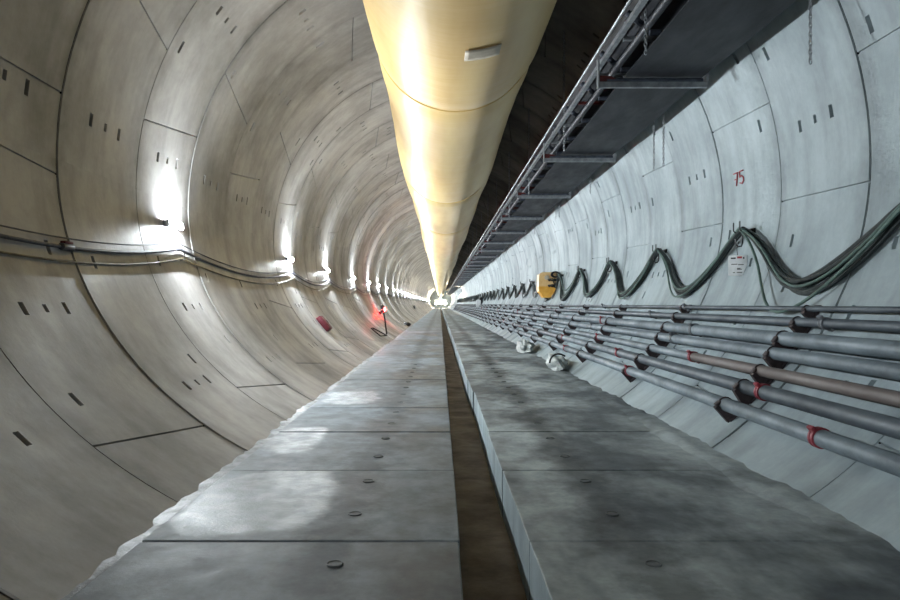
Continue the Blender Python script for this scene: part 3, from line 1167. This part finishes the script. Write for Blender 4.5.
def chain_mb(ztop, zbot):
    mb = MB(); pitch = .05; z = ztop; k = 0
    while z > zbot:
        pts = []
        for i in range(10):
            a = 2 * PI * i / 10
            h, w = .036 * math.cos(a), .017 * math.sin(a)
            pts.append((w, 0, z + h) if k % 2 else (0, w, z + h))
        mb.tube(pts, .0065, 5, closed=True)
        z -= pitch; k += 1
    return mb


CH0, CHS = 2.4 * SC, 4.62 * SC
for nth in range(0, 14):
    y = CH0 + CHS * nth
    for side, xh, ub, twin in ((-1, 1.30, 1.59, 0), (1, 2.105, 1.335, 0), (1, 2.13, 1.33, 1)):
        if twin and nth not in (2, 4): continue
        yy_c = y if side < 0 else y - .85 + (-.42 if twin else 0)
        xw = xh * SC * H
        zt = CZ + math.sqrt(RA ** 2 - (xw - CX) ** 2) if side < 0 else zz(1.86)
        tail = zz(ub + random.uniform(-.03, .03) + (.2 if side > 0 and nth > 2 else 0))
        mb = chain_mb(0, tail - zt)
        o = mb.build('hanging_chain', M_galv)
        o.location = (xw, yy_c, zt + (.03 if side < 0 else 0))
        w = 'at the left edge of the conveyor' if side < 0 else 'to the right of the conveyor'
        d = {0: 'beside the viewpoint', 1: 'nearest of its row', 2: 'second of its row', 3: 'third of its row'}.get(nth, 'far down its row')
        lb_ = 'steel chain hanging loose %s, %s' % (w, d)
        if twin: lb_ = 'steel chain hanging close beside another chain right of the conveyor, ' + ('nearer pair' if nth == 2 else 'farther pair')
        tag(o, lb_, 'chain', 'chains hanging at the conveyor')

# ------------------------------------------------------------------ work gantry and lights at the face
GY = YEND - 16
r = empty('work_gantry', (0, GY, 0), 'brightly lit steel work gantry at the far end of the tunnel', 'gantry')
for x in (-2.0, 2.3):
    b = MB(); b.box((x, 0, 1.6), (.3, .3, 3.3)); b.build('leg', M_galv, r)
for zq, nm in ((3.3, 'crossbeam'), (1.4, 'work_platform')):
    b = MB(); b.box((.15, 0, zq), (4.6, .5 if nm == 'crossbeam' else 2.2, .25)); b.build(nm, M_galv, r)
k = 0
for x, zq in ((-1.6, 1.9), (-.5, 2.4), (.5, 2.0), (1.5, 2.5), (2.4, 1.8), (.2, 3.8)):
    o = empty('floodlight', (x, GY - 1.3 if zq < 3 else GY - .5, zq), 'warm floodlight on the gantry at the tunnel end', 'floodlight', 'floodlights on the far gantry')
    b = MB(); b.sphere((0, 0, 0), .34, 14, 9, (1, .5, .8)); b.build('lens', M_warm, o)
    b = MB(); b.box((0, .2, 0), (.3, .1, .25), None, .03); b.build('housing', M_galv, o)
    b = MB(); b.tube([(0, .22, -.2), (0, .3, -.6)], .03, 6); b.build('stand', M_black, o)
p, t = on_wall(1.0, 138, 1)
o = empty('floodlight', p, 'single warm lamp on the far right wall just beside the duct', 'floodlight')
b = MB(); b.sphere((-.45, 0, 0), .3, 14, 9, (1, .6, 1)); b.build('lens', M_warm, o)
b = MB(); b.box((-.15, 0, 0), (.34, .12, .12)); b.build('arm', M_black, o)

# ------------------------------------------------------------------ world, camera, render look
w = bpy.data.worlds.new('World'); sc.world = w
w.use_nodes = True
w.node_tree.nodes['Background'].inputs[0].default_value = (0, 0, 0, 1)
w.node_tree.nodes['Background'].inputs[1].default_value = 0

cam = bpy.data.cameras.new('Camera'); co = bpy.data.objects.new('Camera', cam)
col.objects.link(co)
co.location = (0, 0, H)
co.rotation_euler = (PI / 2, 0, 0)
cam.sensor_width = 36
cam.lens = 36 * 673 / 900
cam.shift_x = 10 / 900
cam.shift_y = 4 / 900
cam.clip_end = 500
cam.clip_start = .05
sc.camera = co

sc.view_settings.view_transform = 'Standard'
sc.view_settings.look = 'None'
sc.view_settings.exposure = 0.1
sc.view_settings.gamma = 1.0
sc.view_settings.use_curve_mapping = False
sc.cycles.max_bounces = 8
sc.cycles.diffuse_bounces = 6
sc.cycles.glossy_bounces = 3
sc.cycles.use_denoising = True
sc.cycles.sample_clamp_indirect = 6
sc.cycles.use_light_tree = True
